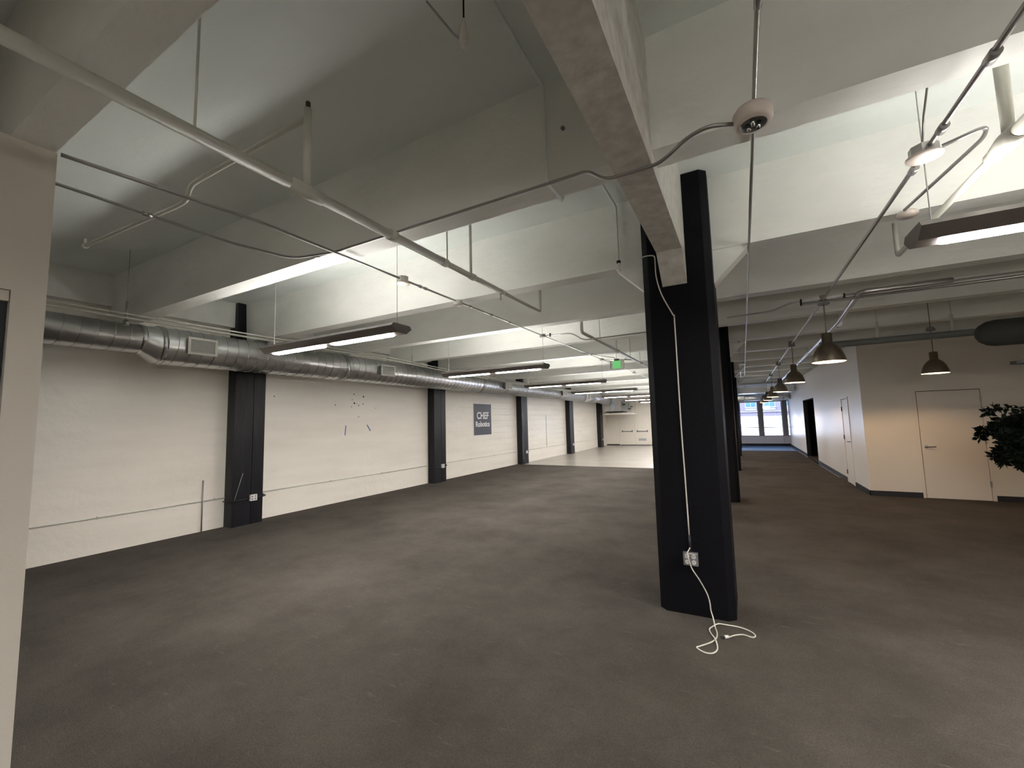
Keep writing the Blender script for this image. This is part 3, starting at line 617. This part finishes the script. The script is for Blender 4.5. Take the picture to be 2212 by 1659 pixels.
# ------------------------------------------------------------------ left wall details
xw = XL + .012
segs = [(.8, 3.86), (4.38, 8.96), (9.49, 14.10), (14.63, 19.15), (19.68, 24.05)]
for i, (a, b) in enumerate(segs):
    t = thing('wall_conduit', ['low white conduit on the wall left of the nearest wall column', 'low white conduit on the wall below the blue tape', 'low white conduit on the wall below the dark sign',
              'low white conduit on the fourth wall bay', 'low white conduit on the farthest wall bay'][i], 'conduit')
    MB().tube([(xw, a, .475), (xw, b, .475)], .009, 8).build('tube', 'white_pipe', t)
    n = int((b - a) / 1.5)
    for q in range(n + 1): MB().box(XL, XL + .02, a + .1 + q * 1.4, a + .115 + q * 1.4, .46, .492).build('strap', 'white_pipe', t)
t = thing('wall_stub', 'thin grey vertical conduit on the wall before the nearest wall column', 'conduit')
MB().tube([(xw + .012, 3.53, .0), (xw + .012, 3.53, .80)], .010, 8).build('tube', 'conduit', t)
for i, (cy, oz) in enumerate(zip(WCY, (.44, .44, .44, .43, .43))):
    t = thing('wall_outlet', ['white outlet box on the nearest black wall column', 'white outlet on the wall column left of the sign', 'white outlet on the wall column right of the sign',
              'white outlet on the fourth wall column', 'white outlet on the farthest wall column'][i], 'outlet', (XL + .22, cy + .08, oz), 'outlets on the black wall columns')
    MB().box(0, .04, -.055, .055, -.05, .05).build('outlet_box', 'recept', t)
    for a in (-.025, .025):
        for z in (-.022, .022): MB().tube([(.04, a, z), (.043, a, z)], .014, 12).build('socket', 'steelplate', t)
    MB().tube([(.01, .055, 0), (.01, .185, 0), (-.20, .20, .01)], .009, 8).build('side_tube', 'base', t)
    MB().tube([(.015, .15, 0), (-.02, .22, 0.0), (-.19, .28, 0.0)], .016, 8).build('elbow', 'base', t)
    MB().tube([(.012, -.05, -.005), (.012, -.345, -.02), (-.20, -.36, -.02)], .009, 8).build('side_tube', 'base', t)
t = thing('loose_wire', 'pale wire slanting up the nearest wall column', 'wire')
MB().tube([(XL + .223, 3.90, .44), (XL + .223, 4.02, .86)], .003, 6).build('wire', 'cord', t)
t = thing('wall_cable', 'grey cable hanging down the wall column right of the sign', 'cable')
MB().tube(smooth_path([(XL + .226, 14.16, 1.9), (XL + .227, 14.16, 1.4), (XL + .227, 14.13, 1.0), (XL + .227, 14.14, .5), (XL + .227, 14.20, .25), (XL + .23, 14.3, .1), (XL + .23, 14.38, .02)]), .006, 6).build('cable', 'conduit', t)

# company sign
t = thing('wall_sign', 'dark square sign with white company lettering on the white wall', 'sign', (XL + .003, 11.19, 1.20))
MB().box(0, .006, -.025, 1.075, -.025, 1.035).build('border', 'poster_txt', t)
MB().box(.006, .010, 0, 1.05, 0, 1.01).build('sign_panel', 'poster', t)
def text_mesh(s, name, w_, h_, y, z, parent, m, bold=.015):
    cu = bpy.data.curves.new(name, 'FONT'); cu.body = s; cu.size = 1; cu.extrude = .0; cu.offset = bold
    o = bpy.data.objects.new('tmp', cu); col.objects.link(o); bpy.context.view_layer.update()
    me = bpy.data.meshes.new_from_object(o.evaluated_get(bpy.context.evaluated_depsgraph_get())); bpy.data.objects.remove(o)
    xs = [v.co.x for v in me.vertices]; ys = [v.co.y for v in me.vertices]
    x0, x1, y0, y1 = min(xs), max(xs), min(ys), max(ys)
    for v in me.vertices:
        v.co = Vector((.0115, y + (v.co.x - x0) / (x1 - x0) * w_, z + (v.co.y - y0) / (y1 - y0) * h_))
    me.materials.clear(); me.materials.append(M[m]); me.name = name
    ob = bpy.data.objects.new(name, me); col.objects.link(ob); ob.parent = parent; return ob
text_mesh('CHEF', 'lettering', .72, .235, .17, .515, t, 'poster_txt', .03)
text_mesh('Robotics', 'lettering', .84, .175, .10, .265, t, 'poster_txt', .035)
# blue tape strips
t = tag(MB().add([(XL + .0015, 6.225, 1.40), (XL + .0015, 6.245, 1.40), (XL + .0015, 6.265, 1.61), (XL + .0015, 6.245, 1.61), (XL + .003, 6.225, 1.40), (XL + .003, 6.245, 1.40), (XL + .003, 6.265, 1.61), (XL + .003, 6.245, 1.61)],
      [(0, 3, 2, 1), (4, 5, 6, 7), (0, 1, 5, 4), (1, 2, 6, 5), (2, 3, 7, 6), (3, 0, 4, 7)]).build('tape_strip', 'tape'), 'upright blue tape strip on the white wall', 'tape')
t = tag(MB().add([(XL + .0015, 6.93, 1.47), (XL + .0015, 6.95, 1.48), (XL + .0015, 6.85, 1.62), (XL + .0015, 6.83, 1.61), (XL + .003, 6.93, 1.47), (XL + .003, 6.95, 1.48), (XL + .003, 6.85, 1.62), (XL + .003, 6.83, 1.61)],
      [(0, 3, 2, 1), (4, 5, 6, 7), (0, 1, 5, 4), (1, 2, 6, 5), (2, 3, 7, 6), (3, 0, 4, 7)]).build('tape_strip', 'tape'), 'short slanted blue tape strip on the white wall', 'tape')
# ragged holes in wall
hb = thing('wall_holes', 'cluster of small dark holes in the wall above the tape', 'holes', (XL, 6.6, 2.1))
for (y, z, s) in ((-.13, .20, .018), (.13, .16, .024), (-.12, .0, .022), (.12, -.01, .016), (0, -.05, .016), (-.2, -.08, .012), (-.18, .08, .01), (-.62, -.05, .014), (0, -.30, .012), (.5, -.10, .010), (-.05, -.01, .01), (-1.95, .08, .014)):
    n = 7; rr = [s * random.uniform(.6, 1.3) for _ in range(n)]
    MB().prism([(y + rr[i] * math.cos(2 * PI * i / n), z + rr[i] * math.sin(2 * PI * i / n)) for i in range(n)], 'x', .0012, .003).build('hole', 'spot', hb)
t = tag(MB().box(XL, XL + .008, 16.80, 16.84, .50, 1.85).build('wall_seam_strip', 'conduit'), 'thin grey upright strip on the fourth wall bay', 'strip')
# wall marks between sign and column etc
# ------------------------------------------------------------------ tree at right edge
t = thing('potted_tree', 'dark leafy indoor tree reaching in at the right edge', 'tree', (3.42, 8.0, 0))
MB().lathe([(0, .009), (.15, .009), (.20, .38), (.22, .40), (.20, .40), (.18, .36), (0, .36)]).build('pot', 'pot', t)
tk = MB().tube(smooth_path([(0, 0, .36), (.02, .01, .7), (-.02, 0, 1.1), (.01, .02, 1.5)]), .022, 8)
lf = MB()
for i in range(120):
    a = random.uniform(0, 2 * PI); z = random.uniform(.85, 1.50); L_ = random.uniform(.30, .62) * (1 - .45 * abs(z - 1.2) / .6)
    e = Vector((math.cos(a) * L_, math.sin(a) * L_, z + random.uniform(-.12, .14))); s = Vector((0, 0, z)); m_ = (s + e) / 2 + Vector((0, 0, .06))
    pp = smooth_path([s, m_, e, e + Vector((math.cos(a) * .05, math.sin(a) * .05, -.05))], 4); tk.tube(pp, .005, 4)
    for p in pp[3:]:
        for q in range(10):
            d = Vector((random.gauss(0, 1), random.gauss(0, 1), random.gauss(-.2, .8))).normalized(); n_ = d.cross(Vector((random.gauss(0, 1), random.gauss(0, 1), random.gauss(0, 1)))).normalized()
            c = p + d * .012; L2 = random.uniform(.05, .10); wd = L2 * .24
            lf.add([c, c + d * L2 * .45 + n_ * wd, c + d * L2, c + d * L2 * .45 - n_ * wd], [(0, 1, 2, 3)])
tk.build('trunk', 'bark', t); lo = lf.build('foliage', 'leaf', t); lo['kind'] = 'stuff'

# ------------------------------------------------------------------ outside
pv = MB().box(-40, 40, YF + .25, 60, -.35, -.1).build('street', 'pave'); tag(pv, kind='structure')
bd = thing('street_building', 'pale lilac building across the street seen through the windows', 'building', (0, 40, -.1))
MB().box(-12, 16, 0, 6, 1.65, 9).build('upper_wall', 'lilac', bd)
MB().box(-12, 16, -.02, 6, 0, 1.65).build('ground_storey', 'pave', bd)
MB().box(-12, 16, -.12, 0, 2.02, 2.06).build('ledge', 'duct2', bd)
for i in range(-4, 6):
    x = .25 + i * 1.35
    wv = MB().box(x - .05, x + .75, -.04, 0, 2.15, 2.95).build('window', 'bwhite', bd)
    MB().box(x, x + .33, -.05, -.04, 2.45, 2.9).box(x + .37, x + .7, -.05, -.04, 2.45, 2.9).build('pane', 'bglass', wv)
    MB().box(x - .08, x + .78, -.12, -.04, 2.36, 2.42).build('sill', 'bwhite', wv)
